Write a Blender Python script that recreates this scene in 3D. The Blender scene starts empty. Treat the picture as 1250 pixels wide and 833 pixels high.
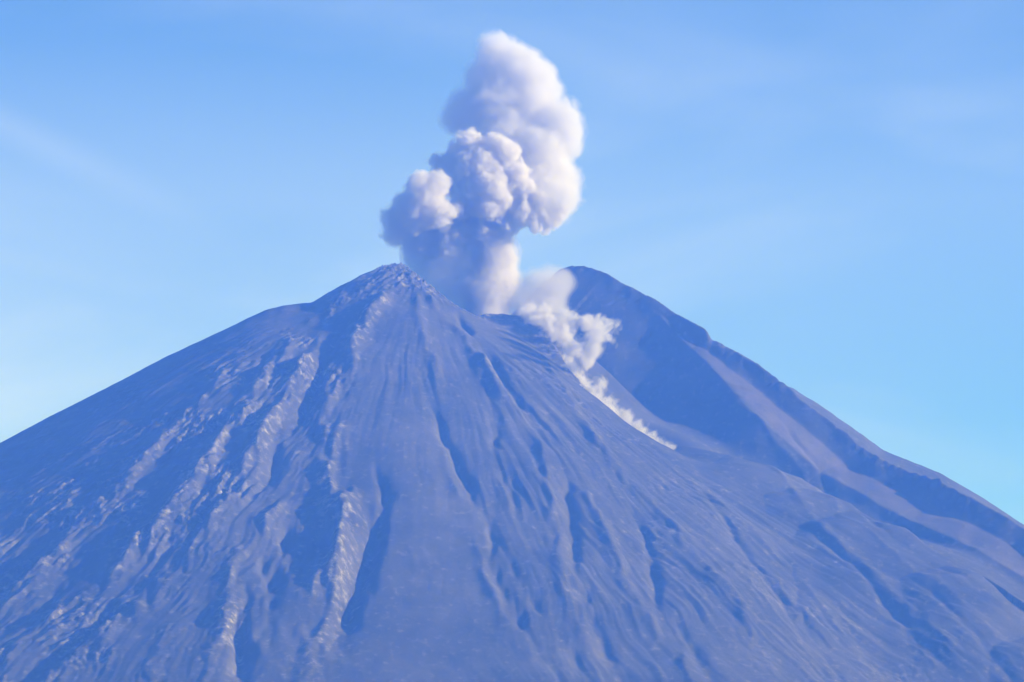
import bpy, math, random
import numpy as np
import openvdb

scene = bpy.context.scene
R = math.radians

# ------------------------------------------------------------------ camera, sky, sun, exposure
CAM_Z = 2.0
PITCH = R(7.425)
FPX = 5000.0                     # focal length in pixels of a 1250 px wide frame
cam_data = bpy.data.cameras.new('camera')
cam_data.sensor_width = 36.0
cam_data.lens = 36.0 * FPX / 1250.0
cam_data.clip_start = 1.0
cam_data.clip_end = 200000.0
cam = bpy.data.objects.new('camera', cam_data)
scene.collection.objects.link(cam)
cam.location = (0, 0, CAM_Z)
cam.rotation_euler = (math.pi / 2 + PITCH, 0, 0)
scene.camera = cam

SUN_EL, SUN_AZ = R(19.0), R(-4.0)      # azimuth measured from +X (right) towards +Y (away)
SUN_STRENGTH = 4.5
EXPOSURE = 1.25
HAZE_COLOR = (0.050, 0.165, 0.88, 1.0)
HAZE_DENSITY = 1.4e-4
world = bpy.data.worlds.new('World')
scene.world = world
world.use_nodes = True
wn, wl = world.node_tree.nodes, world.node_tree.links
wn.clear()
w_out = wn.new('ShaderNodeOutputWorld')
w_bg = wn.new('ShaderNodeBackground')
w_sky = wn.new('ShaderNodeTexSky')
w_sky.sky_type = 'NISHITA'
w_sky.sun_disc = False
w_sky.sun_elevation = SUN_EL
w_sky.sun_rotation = math.pi / 2 - SUN_AZ
w_sky.altitude = 3500
w_sky.air_density = 1.0
w_sky.dust_density = 0.0
w_sky.ozone_density = 6.0
w_bg.inputs['Strength'].default_value = 0.068
w_tc = wn.new('ShaderNodeTexCoord')
def w_math(op, a, b=None, clamp=False):
    q = wn.new('ShaderNodeMath'); q.operation = op; q.use_clamp = clamp
    for i, v in enumerate((a, b)):
        if v is None: continue
        if isinstance(v, (int, float)): q.inputs[i].default_value = v
        else: wl.new(v, q.inputs[i])
    return q.outputs[0]
w_sep = wn.new('ShaderNodeSeparateXYZ'); wl.new(w_tc.outputs['Generated'], w_sep.inputs[0])
w_map = wn.new('ShaderNodeMapping')                        # thin cirrus, drawn out along a slant
w_map.inputs['Rotation'].default_value = (0, R(-32), 0)
w_map.inputs['Scale'].default_value = (7.0, 7.0, 26.0)
wl.new(w_tc.outputs['Generated'], w_map.inputs['Vector'])
w_n = wn.new('ShaderNodeTexNoise'); w_n.inputs['Scale'].default_value = 1.0; w_n.inputs['Detail'].default_value = 5.0
w_n.inputs['Roughness'].default_value = 0.5; w_n.inputs['Distortion'].default_value = 0.6
wl.new(w_map.outputs[0], w_n.inputs['Vector'])
w_low = w_math('MULTIPLY', w_math('SUBTRACT', 0.20, w_sep.outputs[2], True), 8.0, True)          # thicker near the horizon
w_side = w_math('ADD', w_math('MULTIPLY', w_sep.outputs[0], -2.6), 0.36, True)                    # and to the left
w_wisp = w_math('MULTIPLY', w_math('SUBTRACT', w_n.outputs['Fac'], 0.47, True), 0.5, True)
w_mid = w_math('MULTIPLY', w_math('SUBTRACT', 1.0, w_math('MULTIPLY', w_math('ABSOLUTE', w_math('SUBTRACT', w_sep.outputs[2], 0.163)), 19.0), True), 0.13)  # a high thin sheet
w_dot = wn.new('ShaderNodeVectorMath'); w_dot.operation = 'DOT_PRODUCT'; wl.new(w_tc.outputs['Generated'], w_dot.inputs[0])
w_dot.inputs[1].default_value = (0.4392, -0.1091, 0.8917)                          # one faint old streak across the upper left
w_len = w_math('MULTIPLY', w_math('SUBTRACT', -0.066, w_sep.outputs[0], True), 22.0, True)
w_streak = w_math('MULTIPLY', w_math('SUBTRACT', 1.0, w_math('MULTIPLY', w_math('ABSOLUTE', w_dot.outputs['Value']), 170.0), True), w_len)
w_veil = w_math('ADD', w_math('ADD', w_math('MULTIPLY', w_math('MULTIPLY', w_low, w_side), w_math('MULTIPLY', w_n.outputs['Fac'], 1.2)), w_wisp),
    w_math('ADD', w_mid, w_math('MULTIPLY', w_streak, 0.09)), True)
w_mix = wn.new('ShaderNodeMix'); w_mix.data_type = 'RGBA'
wl.new(w_veil, w_mix.inputs[0]); w_tint = wn.new('ShaderNodeMix'); w_tint.data_type = 'RGBA'; w_tint.blend_type = 'MULTIPLY'; w_tint.inputs[0].default_value = 1.0
w_tint.inputs[7].default_value = (0.92, 0.955, 1.02, 1)
wl.new(w_sky.outputs[0], w_tint.inputs[6]); wl.new(w_tint.outputs[2], w_mix.inputs[6]); w_mix.inputs[7].default_value = (6.0, 6.6, 8.6, 1)
wl.new(w_mix.outputs[2], w_bg.inputs['Color'])
wl.new(w_bg.outputs[0], w_out.inputs['Surface'])

sun_data = bpy.data.lights.new('sun', 'SUN')
sun_data.energy = SUN_STRENGTH
sun_data.angle = R(0.5)
sun_data.color = (1.0, 0.955, 0.91)
sun = bpy.data.objects.new('sun', sun_data)
scene.collection.objects.link(sun)
from mathutils import Vector
sun_dir = Vector((math.cos(SUN_EL) * math.cos(SUN_AZ), math.cos(SUN_EL) * math.sin(SUN_AZ), math.sin(SUN_EL)))
sun.rotation_euler = sun_dir.to_track_quat('Z', 'Y').to_euler()
sun.location = (6000, 4000, 5000)

vs = scene.view_settings
vs.view_transform = 'Standard'
vs.look = 'None'
vs.gamma = 1.0
vs.use_curve_mapping = False
vs.exposure = EXPOSURE
cy = scene.cycles
cy.max_bounces = 12
cy.diffuse_bounces = 2
cy.volume_bounces = 10
cy.transparent_max_bounces = 16
cy.use_denoising = True
cy.sample_clamp_indirect = 8.0

# ------------------------------------------------------------------ helpers
CP, SP = math.cos(PITCH), math.sin(PITCH)

def unproject(px, py, depth):
    """Point of the world seen at pixel (px, py) of a 1250x833 frame, at y = depth."""
    u, v = (px - 625.0) / FPX, (416.5 - py) / FPX
    dy, dz = CP - v * SP, SP + v * CP
    k = depth / dy
    return np.array([u * k, depth, CAM_Z + dz * k])

def project(x, y, z):
    z = z - CAM_Z
    f = y * CP + z * SP
    v = -y * SP + z * CP
    return 625.0 + FPX * x / f, 416.5 - FPX * v / f

def smooth(a, b, x):
    t = np.clip((x - a) / (b - a), 0, 1)
    return t * t * (3 - 2 * t)

def noise(x, y, seed=0):
    """2-D gradient noise, about -1..1."""
    xi, yi = np.floor(x).astype(np.int64), np.floor(y).astype(np.int64)
    xf, yf = x - xi, y - yi
    def grad(ix, iy, dx, dy):
        h = (ix * 374761393 + iy * 668265263 + seed * 974711) & 0xffffffff
        h = ((h ^ (h >> 13)) * 1274126177) & 0xffffffff
        a = ((h ^ (h >> 16)) & 0xffff) * (2 * math.pi / 65536)
        return np.cos(a) * dx + np.sin(a) * dy
    u = xf ** 3 * (xf * (xf * 6 - 15) + 10)
    v = yf ** 3 * (yf * (yf * 6 - 15) + 10)
    a = grad(xi, yi, xf, yf); b = grad(xi + 1, yi, xf - 1, yf)
    c = grad(xi, yi + 1, xf, yf - 1); d = grad(xi + 1, yi + 1, xf - 1, yf - 1)
    return 1.5 * ((a * (1 - u) + b * u) * (1 - v) + (c * (1 - u) + d * u) * v)

def fbm(x, y, octaves=4, seed=0, gain=0.5):
    s, a, n = 0, 1.0, 0
    for i in range(octaves):
        s = s + a * noise(x, y, seed + i * 17); n += a
        x, y, a = x * 2.03 + 11.7, y * 2.03 - 5.3, a * gain
    return s / n

def polyline(x, y, pts):
    """Distance to a plan polyline, height along it, 0..1 along it, and side (+ = left of its direction)."""
    pts = np.asarray(pts, float)
    best = np.full(x.shape, 1e18); zz = np.zeros(x.shape); tt = np.zeros(x.shape); sd = np.zeros(x.shape)
    seg = np.hypot(*(pts[1:, :2] - pts[:-1, :2]).T)
    cum = np.concatenate([[0], np.cumsum(seg)]); L = cum[-1]
    for i in range(len(pts) - 1):
        ax, ay = pts[i, :2]; bx, by = pts[i + 1, :2]
        vx, vy = bx - ax, by - ay
        t = np.clip(((x - ax) * vx + (y - ay) * vy) / (vx * vx + vy * vy), 0, 1)
        dx, dy = x - ax - t * vx, y - ay - t * vy
        d2 = dx * dx + dy * dy
        m = d2 < best
        best = np.where(m, d2, best)
        if pts.shape[1] > 2:
            zz = np.where(m, pts[i, 2] + t * (pts[i + 1, 2] - pts[i, 2]), zz)
        tt = np.where(m, (cum[i] + t * seg[i]) / L, tt)
        sd = np.where(m, np.sign(vx * (y - ay) - vy * (x - ax)), sd)
    return np.sqrt(best), zz, tt, sd

def spine(x, y, pts, flank):
    """Upper envelope of a ridge line's flanks; flank(d, t, side) is the drop at distance d."""
    pts = np.asarray(pts, float)
    seg = np.hypot(*(pts[1:, :2] - pts[:-1, :2]).T)
    cum = np.concatenate([[0], np.cumsum(seg)])
    best = np.full(x.shape, -1e9)
    for i in range(len(pts) - 1):
        ax, ay, az = pts[i]; bx, by, bz = pts[i + 1]
        vx, vy = bx - ax, by - ay
        t = np.clip(((x - ax) * vx + (y - ay) * vy) / (vx * vx + vy * vy), 0, 1)
        d = np.hypot(x - ax - t * vx, y - ay - t * vy)
        side = np.sign(vx * (y - ay) - vy * (x - ax))
        best = np.maximum(best, az + t * (bz - az) - flank(d, (cum[i] + t * seg[i]) / cum[-1], side))
    return best

def smax(a, b, k):
    h = np.clip(0.5 + 0.5 * (a - b) / k, 0, 1)
    return b * (1 - h) + a * h + k * h * (1 - h)

# ------------------------------------------------------------------ the mountain
P1 = unproject(487, 321, 7960)
P2 = unproject(712, 325, 8330)
SPUR = [unproject(*p) for p in [(489, 323, 7958), (512, 342, 7945), (535, 360, 7945), (560, 377, 7955), (600, 376, 7985),
        (648, 386, 7985), (668, 415, 7900), (690, 450, 7800), (740, 503, 7680), (815, 552, 7560)]]
CREST = [unproject(*p) for p in [(690, 331, 8350), (712, 325, 8330), (740, 333, 8290), (800, 365, 8190), (865, 412, 8085), (950, 465, 7940),
        (1050, 540, 7770), (1150, 590, 7600), (1250, 640, 7430), (1450, 750, 7100), (1700, 860, 6800)]]
FAN = [unproject(*p) for p in [(838, 545, 7690), (890, 553, 7640), (955, 580, 7560), (1028, 610, 7440), (1121, 672, 7270), (1250, 756, 7040), (1400, 850, 6800)]]
GULLY = [(P2[0] - 190, 8120), (-10, 8110), (40, 8070), (95, 7975), (150, 7840), (235, 7735), (325, 7625), (420, 7530)]

def cone(x, y, p, left, front, right, back):
    dx, dy = x - p[0], y - p[1]
    r = np.hypot(dx, dy) + 1e-6
    c, s = dx / r, dy / r
    sl = np.where(c > 0, right, left) * c * c + np.where(s > 0, back, front) * s * s
    e = r * sl
    return p[2] - e + 0.000045 * np.maximum(r - 500, 0) ** 2 * (r < 3000) + (r >= 3000) * 0.000045 * 2500 ** 2

def body(x, y):
    wx = 14 * fbm(x / 190, y / 190, 3, 5); wy = 14 * fbm(x / 190, y / 190, 3, 9)
    a = cone(x, y, P1, 0.475, 0.62, 0.62, 0.60)
    b = cone(x, y, P2, 1.5, 1.6, 0.60, 0.62)
    sp = spine(x + wx, y + wy, SPUR, lambda d, t, side: np.where(side > 0, 0.95 * d, 0.56 * d + 0.35 * np.maximum(d - 70, 0)))
    def flank(d, t, side):
        bench = smooth(0.10, 0.35, t)                       # a scree bench below the crest
        w0, w1 = 20 + 22 * bench, 20 + (22 + 70) * bench
        near = 0.85 * np.minimum(d, w0) + 0.27 * np.clip(d - w0, 0, w1 - w0) + 0.90 * np.clip(d - w1, 0, 260) + 0.5 * np.maximum(d - w1 - 260, 0)
        return np.where(side > 0, 0.62 * d, near)
    d, z, t, side = polyline(x + wx, y + wy, CREST)
    cr = z - flank(d, t, side)
    h = smax(a, smax(b, cr, 10), 48)
    # ravine between the spur and the crest
    dg, _, tg, _ = polyline(x + wx * 0.5, y + wy * 0.5, GULLY)
    h = h - 62 * np.exp(-(dg / 62) ** 2) * smooth(0.0, 0.12, tg) * (1 - smooth(0.62, 1.0, tg))
    h = smax(h, sp, 12)
    fan = spine(x + wx, y + wy, FAN, lambda d, t, side: np.where(side > 0, 0.45 * d, 0.30 * np.minimum(d, 160) + 0.62 * np.maximum(d - 160, 0)))
    h = smax(h, fan - 6, 26)
    # crater bowl
    cx, cyy = P1[0] + 185, 8140
    rc = np.hypot((x - cx) / 1.05, y - cyy)
    bowl = 1010 + 0.012 * rc ** 2
    h = np.where(rc < 175, np.minimum(h, np.maximum(bowl, 990)), h)
    return h

def on_body(px, py):
    """Where the sight line through a pixel first meets the mountain's body."""
    ys = np.arange(5600, 8900, 3.0)
    p = np.array([unproject(px, py, v) for v in (5600.0, 8900.0)])
    k = (ys - 5600) / 3300
    xs, zs = p[0, 0] + k * (p[1, 0] - p[0, 0]), p[0, 2] + k * (p[1, 2] - p[0, 2])
    hit = np.nonzero(body(xs, ys) > zs)[0]
    i = hit[0] if len(hit) else len(ys) - 1
    return xs[i], ys[i]

# ribs (+) and ravines (-): pixel polyline, height, half width
FEATURES = [
    ([(488, 322), (478, 355), (455, 385), (432, 425), (415, 470), (402, 520), (400, 580), (412, 640), (404, 700), (384, 780), (370, 850)], 18, 32),
    ([(503, 333), (508, 370), (515, 400), (530, 440), (540, 480)], 13, 20),
    ([(510, 345), (545, 385), (575, 420), (592, 446), (606, 470), (640, 500)], 26, 24),
    ([(388, 368), (366, 410), (338, 455), (305, 500), (280, 545), (240, 600), (196, 655), (150, 705), (80, 750), (0, 800)], 16, 26),
    ([(330, 430), (270, 480), (215, 540), (150, 605), (95, 665), (40, 715), (-30, 770)], 11, 26),
    ([(402, 395), (380, 440), (350, 490), (330, 530), (300, 590), (262, 640), (225, 690), (170, 745), (100, 800), (60, 833)], 18, 26),
    ([(352, 612), (330, 650), (300, 690), (285, 730), (275, 790), (255, 850)], 19, 26),
    ([(440, 560), (425, 620), (415, 690), (392, 760)], 12, 22),
    ([(440, 335), (415, 372), (395, 410)], 8, 14),
    ([(352, 640), (335, 690), (312, 740), (290, 800), (282, 850)], -30, 34),
    ([(462, 560), (460, 620), (448, 680), (425, 735), (405, 790)], -24, 26),
    ([(345, 420), (310, 470), (280, 515), (240, 560)], -10, 16),
    ([(420, 400), (392, 450), (372, 500), (345, 560), (310, 620)], -15, 20),
    ([(285, 600), (240, 660), (180, 720), (110, 780), (30, 830)], -17, 24),
    ([(160, 640), (110, 690), (50, 750), (0, 780)], -11, 18),
    ([(522, 470), (548, 540), (575, 590), (596, 640), (608, 685), (630, 740), (655, 790), (690, 850)], -17, 17),
    ([(598, 640), (625, 690), (650, 740), (690, 780), (730, 850)], -11, 14),
    ([(540, 560), (580, 640), (592, 690), (620, 760)], 10, 14),
    ([(590, 440), (600, 500), (610, 560), (640, 640)], -9, 18),
    ([(690, 560), (698, 640), (704, 700), (725, 760), (765, 850)], -16, 20),
    ([(650, 520), (668, 580), (676, 650), (690, 720), (720, 800)], 11, 22),
    ([(708, 570), (740, 650), (770, 720), (815, 790), (860, 860)], 14, 22),
    ([(765, 600), (790, 660), (805, 730), (850, 800), (880, 850)], -13, 18),
    ([(700, 500), (740, 560), (790, 610), (850, 680), (910, 750), (960, 850)], 11, 24),
    ([(851, 598), (877, 629), (905, 670), (930, 700), (962, 745), (1000, 810), (1020, 850)], -15, 16),
    ([(935, 660), (965, 691), (978, 750), (1000, 790), (1035, 840)], -12, 14),
    ([(840, 585), (900, 640), (960, 690), (1010, 745), (1070, 830)], 10, 20),
    ([(980, 640), (1053, 696), (1110, 760), (1165, 830)], -13, 14),
    ([(910, 560), (1000, 640), (1080, 710), (1160, 790), (1200, 840)], 10, 18),
    ([(1100, 690), (1189, 774), (1240, 830)], -10, 14),
    ([(1020, 620), (1110, 690), (1200, 760), (1280, 820)], 9, 16),
    ([(860, 470), (905, 500), (935, 530), (980, 580), (1040, 640)], 9, 16),
    ([(940, 500), (1000, 570), (1080, 640), (1180, 710), (1260, 770)], -10, 16),
    ([(640, 390), (665, 440), (700, 500), (745, 560), (800, 610)], 7, 16),
    ([(552, 366), (572, 392), (592, 425), (618, 466), (660, 520)], -24, 18),
]

# crest line of the photograph, used to check the outline of the mountain
OUTLINE = np.array([(-250, 640), (0, 540), (60, 508), (140, 468), (200, 436), (265, 406), (300, 389), (325, 378), (345, 373), (380, 369), (400, 357), (440, 336),
    (468, 323), (487, 319.5), (500, 326), (520, 342), (545, 363), (690, 326), (700, 324.5), (715, 325), (740, 333), (760, 345), (800, 365), (830, 385), (855, 398), (864, 403), (867, 413), (876, 416),
    (890, 424), (920, 440), (950, 463), (1000, 493), (1050, 528), (1080, 550), (1120, 566), (1150, 578), (1200, 607), (1250, 640), (1500, 770)], float)

def spaced(lo, a, b, hi, step, grow):
    mid = np.arange(a, b + step, step)
    def out(start, end):
        v, s = [], step
        while abs(start - end) > s and len(v) < 400:
            s *= grow; start = start + math.copysign(s, end - start); v.append(start)
        return v
    return np.concatenate([out(mid[0], lo)[::-1], mid, out(mid[-1], hi)])

def build_mountain(step=3.0):
    xs = spaced(-5200, -1130, 1130, 5200, step, 1.06)
    ys = spaced(3600, 6380, 8420, 13000, step, 1.06)
    X, Y = np.meshgrid(xs, ys)
    H = body(X, Y)
    rock = np.zeros_like(H)
    fwx, fwy = 10 * fbm(X / 90, Y / 90, 3, 51), 10 * fbm(X / 90, Y / 90, 3, 57)
    for pts, amp, w in FEATURES:
        if 500 < pts[0][0]:
            amp, w = amp * 0.78, w * 0.85
        pl = [on_body(*p) for p in pts]
        pl = np.array(pl)
        lo, hi = pl.min(0) - 6 * w, pl.max(0) + 6 * w
        ix = np.nonzero((xs > lo[0]) & (xs < hi[0]))[0]; iy = np.nonzero((ys > lo[1]) & (ys < hi[1]))[0]
        sl = np.ix_(iy, ix)
        d, _, t, side = polyline(X[sl] + fwx[sl], Y[sl] + fwy[sl], pl)
        ww = w * (0.45 + 0.75 * t)
        prof = 1.0 / np.cosh(np.minimum(d / (ww * 0.62), 30))
        brk = 0.12 + 1.25 * smooth(-0.32, 0.30, fbm(X[sl] / 75, Y[sl] / 230, 3, 131, 0.55))
        if pl[:, 0].mean() > -230: brk = 0.8 * brk
        if pl[:, 0].mean() > 300: brk = 0.6 * (0.4 + 0.6 * brk)
        prof = prof * brk
        fade = smooth(0, 0.18, t) * (1 - 0.7 * smooth(0.8, 1, t))
        H[sl] += amp * prof * fade
        if amp > 0:
            rock[sl] = np.maximum(rock[sl], prof * fade * (amp / 24) * (1.0 if pl[:, 0].mean() < -230 else 0.4))
    # rills running down the slope, in polar coordinates about the two summits
    dx, dy = X - P1[0] - 40, Y - P1[1] - 40
    r = np.hypot(dx, dy) + 1
    th = np.arctan2(dy, dx)
    lr = np.log(r + 60)
    wob = 0.022 * fbm(X / 240, Y / 240, 3, 31)
    amp = smooth(130, 650, r)
    amp = amp * (1 - 0.8 * smooth(2.35, 2.7, np.abs(th)) * (th < 0)) * (1 - 0.8 * (th > 2.0))
    dcr, _, tcr, scr = polyline(X, Y, CREST)
    amp = amp * (1 - 0.75 * smooth(-0.3, 0.3, -scr * smooth(0, 40, dcr)) * smooth(430, 300, dcr))
    flat = smooth(-0.5, 0.6, fbm(X / 260, Y / 260, 2, 77))          # smooth ash fields between rilled ones
    right = smooth(-40, 160, X - 0.55 * (7960 - Y) * 0 - 150) * 0
    amp = amp * (1 - 0.72 * smooth(-1.80, -1.66, th + wob * 2) * smooth(-1.36, -1.50, th + wob * 2) * smooth(420, 640, r))      # smooth ash slope below the summit
    n1 = 1 - np.abs(noise((th + wob) * 17, lr * 1.5, 3)) * 2
    n2 = 1 - np.abs(noise((th + wob * 1.3) * 39, lr * 2.4, 4)) * 2
    n3 = fbm((th + wob) * 85, lr * 5, 3, 8, 0.6)
    H += amp * (4.2 * n1 * (0.15 + 0.85 * flat) + 2.3 * n2 * (0.15 + 0.85 * flat) + (3.0 * n3 + 1.3 * fbm((th + wob) * 210, lr * 9, 2, 15)) * (0.3 + 0.7 * flat))
    # broken outcrops on the left-hand shoulder and either side of the ravine
    brok = np.maximum(smooth(-2.45, -2.2, th) * smooth(-1.72, -1.95, th), 0.3 * smooth(-1.25, -1.1, th) * smooth(-0.75, -0.9, th) * smooth(300, 400, r))
    patch = smooth(-0.25, 0.45, fbm(X / 95, Y / 130, 3, 151))
    crag = np.abs(fbm((th + wob * 2) * 42, lr * 9, 4, 161, 0.62))
    H += brok * patch * smooth(90, 300, r) * (34 * (0.25 - crag))
    rock = np.maximum(rock, 0.75 * brok * patch)
    H += 7 * fbm(X / 140, Y / 140, 3, 61) * smooth(40, 300, r)
    # broken rock about the summits and on the ribs
    rough = np.clip(rock * 1.1 + 0.55 * np.exp(-(np.hypot(X - P1[0], Y - P1[1]) / 130) ** 2) + 0.03, 0, 1)
    rg = np.abs(fbm(X / 26, Y / 40, 4, 91, 0.6))
    dsp, _, tsp, _ = polyline(X, Y, SPUR)
    rough = np.clip(rough + 0.75 * np.exp(-(dsp / 42) ** 2) * smooth(0.85, 0.55, tsp), 0, 1.2)
    rock = np.maximum(rock, 0.7 * np.exp(-(dsp / 38) ** 2) * smooth(0.75, 0.45, tsp))
    peak = np.exp(-(np.hypot(X - P1[0] - 10, Y - P1[1] + 20) / 95) ** 2)
    H += rough * (10 * (rg - 0.25)) + peak * 26 * (np.abs(fbm((th + wob) * 9, lr * 3.0 + X / 60, 4, 141, 0.62)) - 0.2)
    rock = np.maximum(rock, 0.8 * peak) + 0.7 * fbm(X / 11, Y / 17, 2, 95)
    dcr, _, tcr, _ = polyline(X, Y, CREST)
    H += 15 * np.exp(-(dcr / 24) ** 2) * np.abs(fbm(X / 55, Y / 55, 4, 103, 0.6)) * (0.3 + 1.2 * smooth(-0.3, 0.5, noise(X / 120, Y / 120, 109))) * smooth(0.05, 0.2, tcr)
    # outline check: raise or lower whole slices so that the crest stands where it does in the photograph
    for it in range(6):
        PX, PY = project(X, Y, H)
        cols = np.arange(-240, 1490, 4.0)
        b = np.clip(((PX + 242) / 4).astype(int), 0, len(cols) - 1)
        top = np.full(len(cols), 1e9)
        np.minimum.at(top, b.ravel(), PY.ravel())
        want = np.interp(cols, OUTLINE[:, 0], OUTLINE[:, 1])
        dif = np.where(top < 1e8, top - want, 0)
        ok = (cols < 545) | (cols > 690)
        dif = np.interp(cols, cols[ok], dif[ok])
        print('outline error px', np.abs(dif).max().round(2))
        sg = 12 if it < 3 else 0.8
        n = int(3 * sg) + 1
        ker = np.exp(-0.5 * (np.arange(-n, n + 1) / sg) ** 2); ker /= ker.sum()
        dif = np.convolve(np.pad(dif, n, mode='edge'), ker, 'valid')
        w = 1.0 if it < 3 else np.exp(-np.maximum(PY - np.interp(PX, cols, top) - 3, 0) / 10)
        H += np.interp(PX, cols, dif) * w * (Y / FPX)
    # run out to the plain
    edge = np.maximum(np.maximum((np.abs(X) - 3200) / 1800, (Y - 10500) / 2200), (4700 - Y) / 900)
    H = H * (1 - smooth(-0.6, 1, edge)) - 12 * smooth(0.3, 1, edge)
    H = np.maximum(H, -12)
    ny, nx = X.shape
    bench = smooth(0.10, 0.35, tcr)
    b0, b1 = 20 + 22 * bench, 20 + 92 * bench
    jag = 9 * fbm(X / 40, Y / 40, 3, 171)
    scree = (scr < 0) * smooth(b0 - 8, b0 + 6, dcr + jag) * smooth(b1 + 12, b1 - 14, dcr + jag) * smooth(0.15, 0.25, tcr) * (0.35 + 0.45 * smooth(-0.5, 0.5, fbm(X / 35, Y / 120, 3, 181)))
    me = bpy.data.meshes.new('mountain')
    co = np.stack([X, Y, H], -1).reshape(-1, 3).astype(np.float32)
    i = (np.arange(ny - 1)[:, None] * nx + np.arange(nx - 1)[None]).ravel()
    q = np.stack([i, i + 1, i + nx + 1, i + nx], 1)
    me.vertices.add(len(co)); me.vertices.foreach_set('co', co.ravel())
    me.loops.add(q.size); me.loops.foreach_set('vertex_index', q.ravel().astype(np.int32))
    me.polygons.add(len(q)); me.polygons.foreach_set('loop_start', (np.arange(len(q)) * 4).astype(np.int32))
    me.update(calc_edges=True)
    me.polygons.foreach_set('use_smooth', np.ones(len(q), bool))
    at = me.attributes.new('rock', 'FLOAT', 'POINT'); at.data.foreach_set('value', rock.ravel().astype(np.float32))
    at = me.attributes.new('scree', 'FLOAT', 'POINT'); at.data.foreach_set('value', scree.ravel().astype(np.float32))
    o = bpy.data.objects.new('mountain', me)
    scene.collection.objects.link(o)
    return o, (xs, ys, H)

def nodes_of(name):
    m = bpy.data.materials.new(name); m.use_nodes = True
    m.node_tree.nodes.clear()
    return m, m.node_tree.nodes, m.node_tree.links

def ash_material():
    m, n, l = nodes_of('volcanic_ash')
    out = n.new('ShaderNodeOutputMaterial'); bs = n.new('ShaderNodeBsdfPrincipled')
    l.new(bs.outputs[0], out.inputs[0])
    bs.inputs['Roughness'].default_value = 0.95
    bs.inputs['Specular IOR Level'].default_value = 0.1
    tc = n.new('ShaderNodeTexCoord')
    def nz(scale, detail, rough=0.6):
        t = n.new('ShaderNodeTexNoise'); t.inputs['Scale'].default_value = scale
        t.inputs['Detail'].default_value = detail; t.inputs['Roughness'].default_value = rough
        l.new(tc.outputs['Object'], t.inputs['Vector']); return t
    big, fine = nz(0.006, 5), nz(0.06, 5, 0.7)
    ramp = n.new('ShaderNodeValToRGB')
    ramp.color_ramp.elements[0].position = 0.32; ramp.color_ramp.elements[0].color = (0.032, 0.030, 0.030, 1)
    ramp.color_ramp.elements[1].position = 0.7; ramp.color_ramp.elements[1].color = (0.072, 0.065, 0.061, 1)
    l.new(big.outputs['Fac'], ramp.inputs['Fac'])
    ra = n.new('ShaderNodeAttribute'); ra.attribute_name = 'rock'
    mul = n.new('ShaderNodeMath'); mul.operation = 'MULTIPLY'
    rr = n.new('ShaderNodeValToRGB'); rr.color_ramp.elements[0].position = 0.48; rr.color_ramp.elements[1].position = 0.68
    l.new(fine.outputs['Fac'], rr.inputs['Fac'])
    l.new(ra.outputs['Fac'], mul.inputs[0]); l.new(rr.outputs['Color'], mul.inputs[1])
    mx = n.new('ShaderNodeMix'); mx.data_type = 'RGBA'
    l.new(mul.outputs[0], mx.inputs[0]); l.new(ramp.outputs[0], mx.inputs[6]); mx.inputs[7].default_value = (0.27, 0.245, 0.23, 1)
    sa = n.new('ShaderNodeAttribute'); sa.attribute_name = 'scree'
    mx2 = n.new('ShaderNodeMix'); mx2.data_type = 'RGBA'
    l.new(sa.outputs['Fac'], mx2.inputs[0]); l.new(mx.outputs[2], mx2.inputs[6]); mx2.inputs[7].default_value = (0.115, 0.093, 0.088, 1)
    l.new(mx2.outputs[2], bs.inputs['Base Color'])
    bp = n.new('ShaderNodeBump'); bp.inputs['Strength'].default_value = 0.35; bp.inputs['Distance'].default_value = 3.0
    l.new(fine.outputs['Fac'], bp.inputs['Height']); l.new(bp.outputs[0], bs.inputs['Normal'])
    return m

ASH = ash_material()
mountain, GRID = build_mountain()
mountain.data.materials.append(ASH)
mountain['kind'] = 'structure'
mountain['label'] = 'steep ash-grey volcanic mountain with a notched crater and furrowed slopes'

def build_ground():
    me = bpy.data.meshes.new('ground')
    s = 20000
    me.from_pydata([(-s, -s, 0), (s, -s, 0), (s, s, 0), (-s, s, 0)], [], [(0, 1, 2, 3)])
    o = bpy.data.objects.new('ground', me); scene.collection.objects.link(o)
    m, n, l = nodes_of('lowland')
    out = n.new('ShaderNodeOutputMaterial'); bs = n.new('ShaderNodeBsdfPrincipled'); l.new(bs.outputs[0], out.inputs[0])
    bs.inputs['Roughness'].default_value = 1.0
    tc = n.new('ShaderNodeTexCoord'); t = n.new('ShaderNodeTexNoise'); t.inputs['Scale'].default_value = 0.002; t.inputs['Detail'].default_value = 8
    l.new(tc.outputs['Object'], t.inputs['Vector'])
    r = n.new('ShaderNodeValToRGB'); r.color_ramp.elements[0].color = (0.04, 0.055, 0.025, 1); r.color_ramp.elements[1].color = (0.10, 0.10, 0.06, 1)
    l.new(t.outputs['Fac'], r.inputs['Fac']); l.new(r.outputs[0], bs.inputs['Base Color'])
    me.materials.append(m)
    o['kind'] = 'structure'
    return o
build_ground()

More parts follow.
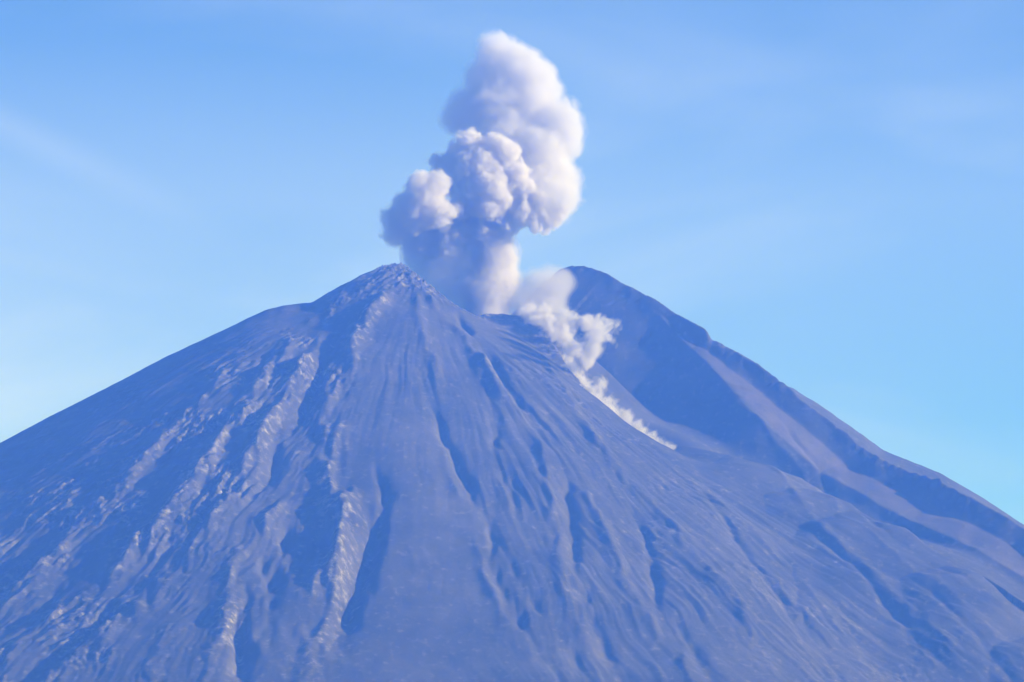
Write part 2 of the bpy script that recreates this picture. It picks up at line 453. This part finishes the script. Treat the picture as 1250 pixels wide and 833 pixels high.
# ------------------------------------------------------------------ smoke
def noise3(x, y, z, seed=0):
    xi, yi, zi = np.floor(x).astype(np.int64), np.floor(y).astype(np.int64), np.floor(z).astype(np.int64)
    xf, yf, zf = x - xi, y - yi, z - zi
    def g(ix, iy, iz):
        h = ((xi + ix) * 374761393 + (yi + iy) * 668265263 + (zi + iz) * 2147483647 + seed * 974711) & 0xffffffff
        h = ((h ^ (h >> 13)) * 1274126177) & 0xffffffff
        h = h ^ (h >> 16)
        a = (h & 0xfff) * (2 * math.pi / 4096); c = ((h >> 12) & 0xfff) / 2047.5 - 1
        q = np.sqrt(np.maximum(1 - c * c, 0))
        return q * np.cos(a) * (xf - ix) + q * np.sin(a) * (yf - iy) + c * (zf - iz)
    f = lambda t: t ** 3 * (t * (t * 6 - 15) + 10)
    u, v, w = f(xf), f(yf), f(zf)
    l = lambda a, b, t: a + (b - a) * t
    return 1.6 * l(l(l(g(0, 0, 0), g(1, 0, 0), u), l(g(0, 1, 0), g(1, 1, 0), u), v),
                   l(l(g(0, 0, 1), g(1, 0, 1), u), l(g(0, 1, 1), g(1, 1, 1), u), v), w)

def smoke_mesh(name, blobs, voxel, blend, puffs, material, parent=None, iso=0.0, seed=0):
    """One closed billowing surface round a set of (px, py, radius px, depth m) blobs."""
    c = np.array([np.append(unproject(b[0], b[1], b[3]), b[2] * b[3] / FPX) for b in blobs])
    pad = 4 * voxel + sum(p[1] for p in puffs) + iso
    lo = (c[:, :3] - c[:, 3:]).min(0) - pad; hi = (c[:, :3] + c[:, 3:]).max(0) + pad
    n = np.ceil((hi - lo) / voxel).astype(int) + 1
    ax = [(lo[i] + voxel * np.arange(n[i])).astype(np.float32) for i in range(3)]
    G = np.meshgrid(*ax, indexing='ij')
    acc = np.zeros(n, np.float32)
    for px, py, pz, r in c:
        d = np.sqrt((G[0] - px) ** 2 + (G[1] - py) ** 2 + (G[2] - pz) ** 2) - r
        acc += np.exp(np.clip(-d / blend, -40, 25))
    sdf = (-blend * np.log(acc + 1e-17)).astype(np.float32)
    amp = sum(p[1] for p in puffs)
    m = np.abs(sdf) < amp * 1.3 + 2 * voxel + abs(iso)
    P = [g[m].astype(np.float64) for g in G]
    d = np.zeros(P[0].shape)
    wx = noise3(P[0] / 45, P[1] / 45, P[2] / 45, seed + 40) * 12
    for j, (size, a, kind) in enumerate(puffs):
        v = noise3((P[0] + wx) / size, (P[1] - wx) / size, (P[2] + wx) / size, seed + j)
        # 'b' billow: rounded lobes parted by creases; 's' soft
        d += a * ((0.35 - np.abs(v) * 1.5) * -1.2 if kind == 'b' else v)
    sdf[m] -= d.astype(np.float32)
    g = openvdb.FloatGrid(1e3)
    g.copyFromArray(sdf)
    pts, quads = g.convertToQuads(isovalue=float(iso))
    pts = pts * voxel + lo
    me = bpy.data.meshes.new(name)
    me.vertices.add(len(pts)); me.vertices.foreach_set('co', pts.astype(np.float32).ravel())
    q = np.asarray(quads)[:, ::-1]
    me.loops.add(q.size); me.loops.foreach_set('vertex_index', q.astype(np.int32).ravel())
    me.polygons.add(len(q)); me.polygons.foreach_set('loop_start', (np.arange(len(q)) * 4).astype(np.int32))
    me.update(calc_edges=True); me.validate()
    import bmesh
    bm = bmesh.new(); bm.from_mesh(me)                       # keep the large pieces only
    seen, keep = set(), []
    bm.verts.ensure_lookup_table()
    for v in bm.verts:
        if v.index in seen: continue
        st, comp = [v], []
        seen.add(v.index)
        while st:
            w = st.pop(); comp.append(w)
            for e in w.link_edges:
                o2 = e.other_vert(w)
                if o2.index not in seen: seen.add(o2.index); st.append(o2)
        keep.append(comp)
    big = max(len(k) for k in keep)
    bmesh.ops.delete(bm, geom=[v for k in keep if len(k) < (0.2 if voxel > 1.7 else 0.02) * big for v in k], context='VERTS')
    bmesh.ops.recalc_face_normals(bm, faces=bm.faces)
    bm.to_mesh(me); bm.free()
    me.polygons.foreach_set('use_smooth', np.ones(len(me.polygons), bool))
    me.materials.append(material)
    o = bpy.data.objects.new(name, me); scene.collection.objects.link(o)
    if parent is not None:
        o.parent = parent
        o.location = -parent.location
    print(name, len(me.vertices))
    return o

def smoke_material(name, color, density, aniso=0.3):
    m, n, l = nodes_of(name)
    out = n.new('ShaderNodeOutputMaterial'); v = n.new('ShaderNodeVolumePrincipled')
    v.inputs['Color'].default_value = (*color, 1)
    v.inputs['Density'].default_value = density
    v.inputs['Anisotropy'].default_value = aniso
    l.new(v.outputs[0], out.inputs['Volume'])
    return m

def root(name, loc, label, cat):
    o = bpy.data.objects.new(name, None); scene.collection.objects.link(o)
    o.location = loc; o['label'] = label; o['category'] = cat; o['kind'] = 'thing'
    o.empty_display_size = 20
    return o

ASH_WHITE = (0.81, 0.785, 0.775)
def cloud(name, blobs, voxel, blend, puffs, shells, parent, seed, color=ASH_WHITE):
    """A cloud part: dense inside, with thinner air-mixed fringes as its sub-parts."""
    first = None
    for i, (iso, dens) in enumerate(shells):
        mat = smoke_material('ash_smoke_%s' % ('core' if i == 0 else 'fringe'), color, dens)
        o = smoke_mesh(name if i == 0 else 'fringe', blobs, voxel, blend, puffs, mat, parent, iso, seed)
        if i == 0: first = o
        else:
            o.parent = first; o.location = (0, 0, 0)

plume = root('ash_plume', Vector(unproject(597, 378, 8090)), 'tall billowing white and blue-grey ash plume rising out of the crater', 'ash plume')
U, F, S = 8130, 8030, 7960
cloud('upper_cloud', [(607, 70, 26, U), (592, 84, 18, U), (655, 92, 20, U - 10), (696, 160, 17, U - 20), (628, 72, 22, U), (636, 86, 29, U - 10), (658, 98, 24, U), (594, 98, 25, U), (570, 138, 27, U), (610, 130, 40, U), (648, 124, 34, U),
    (670, 106, 15, U), (686, 150, 26, U - 10), (692, 178, 20, U - 10), (655, 190, 42, U - 10), (690, 216, 19, U - 30), (688, 244, 20, U - 60), (650, 222, 36, U - 30), (616, 172, 40, U), (558, 150, 15, U), (664, 240, 24, U - 70), (672, 262, 15, U - 70)],
    2.6, 5.0, [(70, 11, 's'), (34, 8, 'b'), (15, 4, 'b')], [(-3, 0.026), (2, 0.013), (8, 0.007)], plume, 3, (0.845, 0.825, 0.82))
cloud('central_billow', [(575, 178, 19, F), (599, 178, 11, F - 10), (617, 187, 17, F - 8), (583, 207, 32, F), (596, 240, 34, F), (535, 199, 12, F + 30), (556, 200, 18, F + 20), (632, 212, 15, F - 4), (641, 228, 13, F),
    (650, 246, 15, F + 10), (634, 262, 15, F + 5), (615, 272, 18, F + 20), (592, 278, 16, F + 20), (549, 230, 11, F + 20), (566, 252, 18, F), (652, 268, 13, F + 15), (668, 270, 10, F + 20), (682, 262, 10, F + 30)],
    2.0, 3.4, [(46, 9, 'b'), (20, 7.5, 'b'), (9.5, 4.2, 'b')], [(0, 0.085), (4, 0.016)], plume, 47)
cloud('side_billow', [(517, 233, 23, S), (537, 224, 13, S - 8), (503, 258, 26, S + 20), (486, 270, 18, S + 40), (480, 287, 13, S + 50), (526, 254, 23, S + 20), (546, 286, 30, F + 30), (512, 290, 23, F + 20), (568, 276, 20, F + 30), (540, 262, 12, S), (552, 258, 9, S + 10)],
    2.0, 3.6, [(46, 9, 'b'), (20, 7, 'b'), (9.5, 3.2, 'b')], [(0, 0.07), (5, 0.016)], plume, 29)
cloud('column', [(604, 298, 22, 8080), (604, 316, 24, 8085), (600, 338, 25, 8090), (597, 360, 26, 8095), (594, 385, 27, 8105), (616, 312, 14, 8080), (614, 345, 18, 8095), (586, 350, 20, 8085)],
    2.8, 6.0, [(44, 9, 's'), (20, 5, 'b')], [(-1, 0.07), (4, 0.022), (11, 0.008)], plume, 31)
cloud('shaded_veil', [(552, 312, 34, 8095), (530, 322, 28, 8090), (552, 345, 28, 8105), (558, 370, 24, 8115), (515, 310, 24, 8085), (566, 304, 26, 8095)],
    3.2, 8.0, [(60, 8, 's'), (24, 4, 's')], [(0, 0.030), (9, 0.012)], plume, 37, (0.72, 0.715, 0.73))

drift = root('dust_cloud', Vector(unproject(665, 378, 8110)), 'thin pinkish-white dust drifting over the low crater rim beside the column', 'dust cloud')
cloud('drifting_dust', [(627, 350, 14, 8112), (616, 366, 16, 8110), (648, 350, 13, 8120), (664, 346, 13, 8120), (684, 342, 11, 8120), (636, 366, 18, 8120), (656, 356, 20, 8120), (676, 352, 18, 8120), (686, 348, 12, 8120), (674, 370, 16, 8110), (645, 378, 14, 8110), (622, 372, 14, 8115)],
    2.8, 7.0, [(44, 9, 's'), (20, 4, 's')], [(-4, 0.019), (2, 0.010), (8, 0.005)], drift, 41)

def trail_depth(px):
    return float(np.interp(px, [648, 668, 690, 740, 815], [8000, 7925, 7830, 7710, 7570]))
trail = [(650, 384, 12), (664, 382, 10), (690, 384, 9), (735, 408, 8), (742, 412, 6), (645, 384, 9), (658, 390, 11), (672, 396, 13), (688, 395, 12), (703, 391, 10), (718, 397, 11), (732, 398, 10), (746, 395, 5), (754, 398, 3), (726, 412, 12), (727, 428, 11), (717, 438, 11), (690, 412, 12), (703, 426, 12), (678, 408, 10),
    (692, 440, 8), (701, 452, 9), (706, 462, 9), (713, 471, 9), (720, 480, 9), (727, 487, 8), (732, 474, 6), (738, 466, 4), (737, 495, 8), (744, 500, 7), (750, 489, 5), (752, 505, 7), (760, 511, 6.5), (768, 516, 6), (776, 521, 6), (783, 528, 6), (790, 534, 6), (797, 538, 5.5), (804, 542, 5), (811, 545, 4), (818, 549, 3)]
tr = root('dust_avalanche', Vector(unproject(740, 520, 7700)), 'narrow white dust trail tumbling down the ravine right of the crater', 'dust avalanche')
cloud('trail_of_dust', [(x - (4 if i % 3 == 0 and y < 500 else 0), y, r * 0.82, trail_depth(x) + (8 if i % 3 or y > 500 else -22)) for i, (x, y, r) in enumerate(trail)],
    1.6, 4.0, [(26, 8, 'b'), (12, 6, 'b'), (6, 2.4, 's')], [(-1.5, 0.05), (2, 0.03), (6, 0.012)], tr, 53)

def build_haze():
    me = bpy.data.meshes.new('haze')
    s, z0, z1 = 20500, -13.0, 1790.0
    me.from_pydata([(x, y, z) for z in (z0, z1) for x, y in ((-s, -s), (s, -s), (s, s), (-s, s))], [],
                   [(3, 2, 1, 0), (4, 5, 6, 7), (0, 1, 5, 4), (1, 2, 6, 5), (2, 3, 7, 6), (3, 0, 4, 7)])
    o = bpy.data.objects.new('haze', me); scene.collection.objects.link(o)
    m, n, l = nodes_of('haze_air')
    out = n.new('ShaderNodeOutputMaterial'); v = n.new('ShaderNodeVolumePrincipled')
    v.inputs['Color'].default_value = HAZE_COLOR
    v.inputs['Absorption Color'].default_value = (1, 1, 1, 1)
    v.inputs['Density'].default_value = HAZE_DENSITY
    v.inputs['Anisotropy'].default_value = 0.0
    l.new(v.outputs[0], out.inputs['Volume'])
    me.materials.append(m)
    o['kind'] = 'stuff'
    o['label'] = 'blue daylight haze between the viewer and the mountain'
    return o
build_haze()
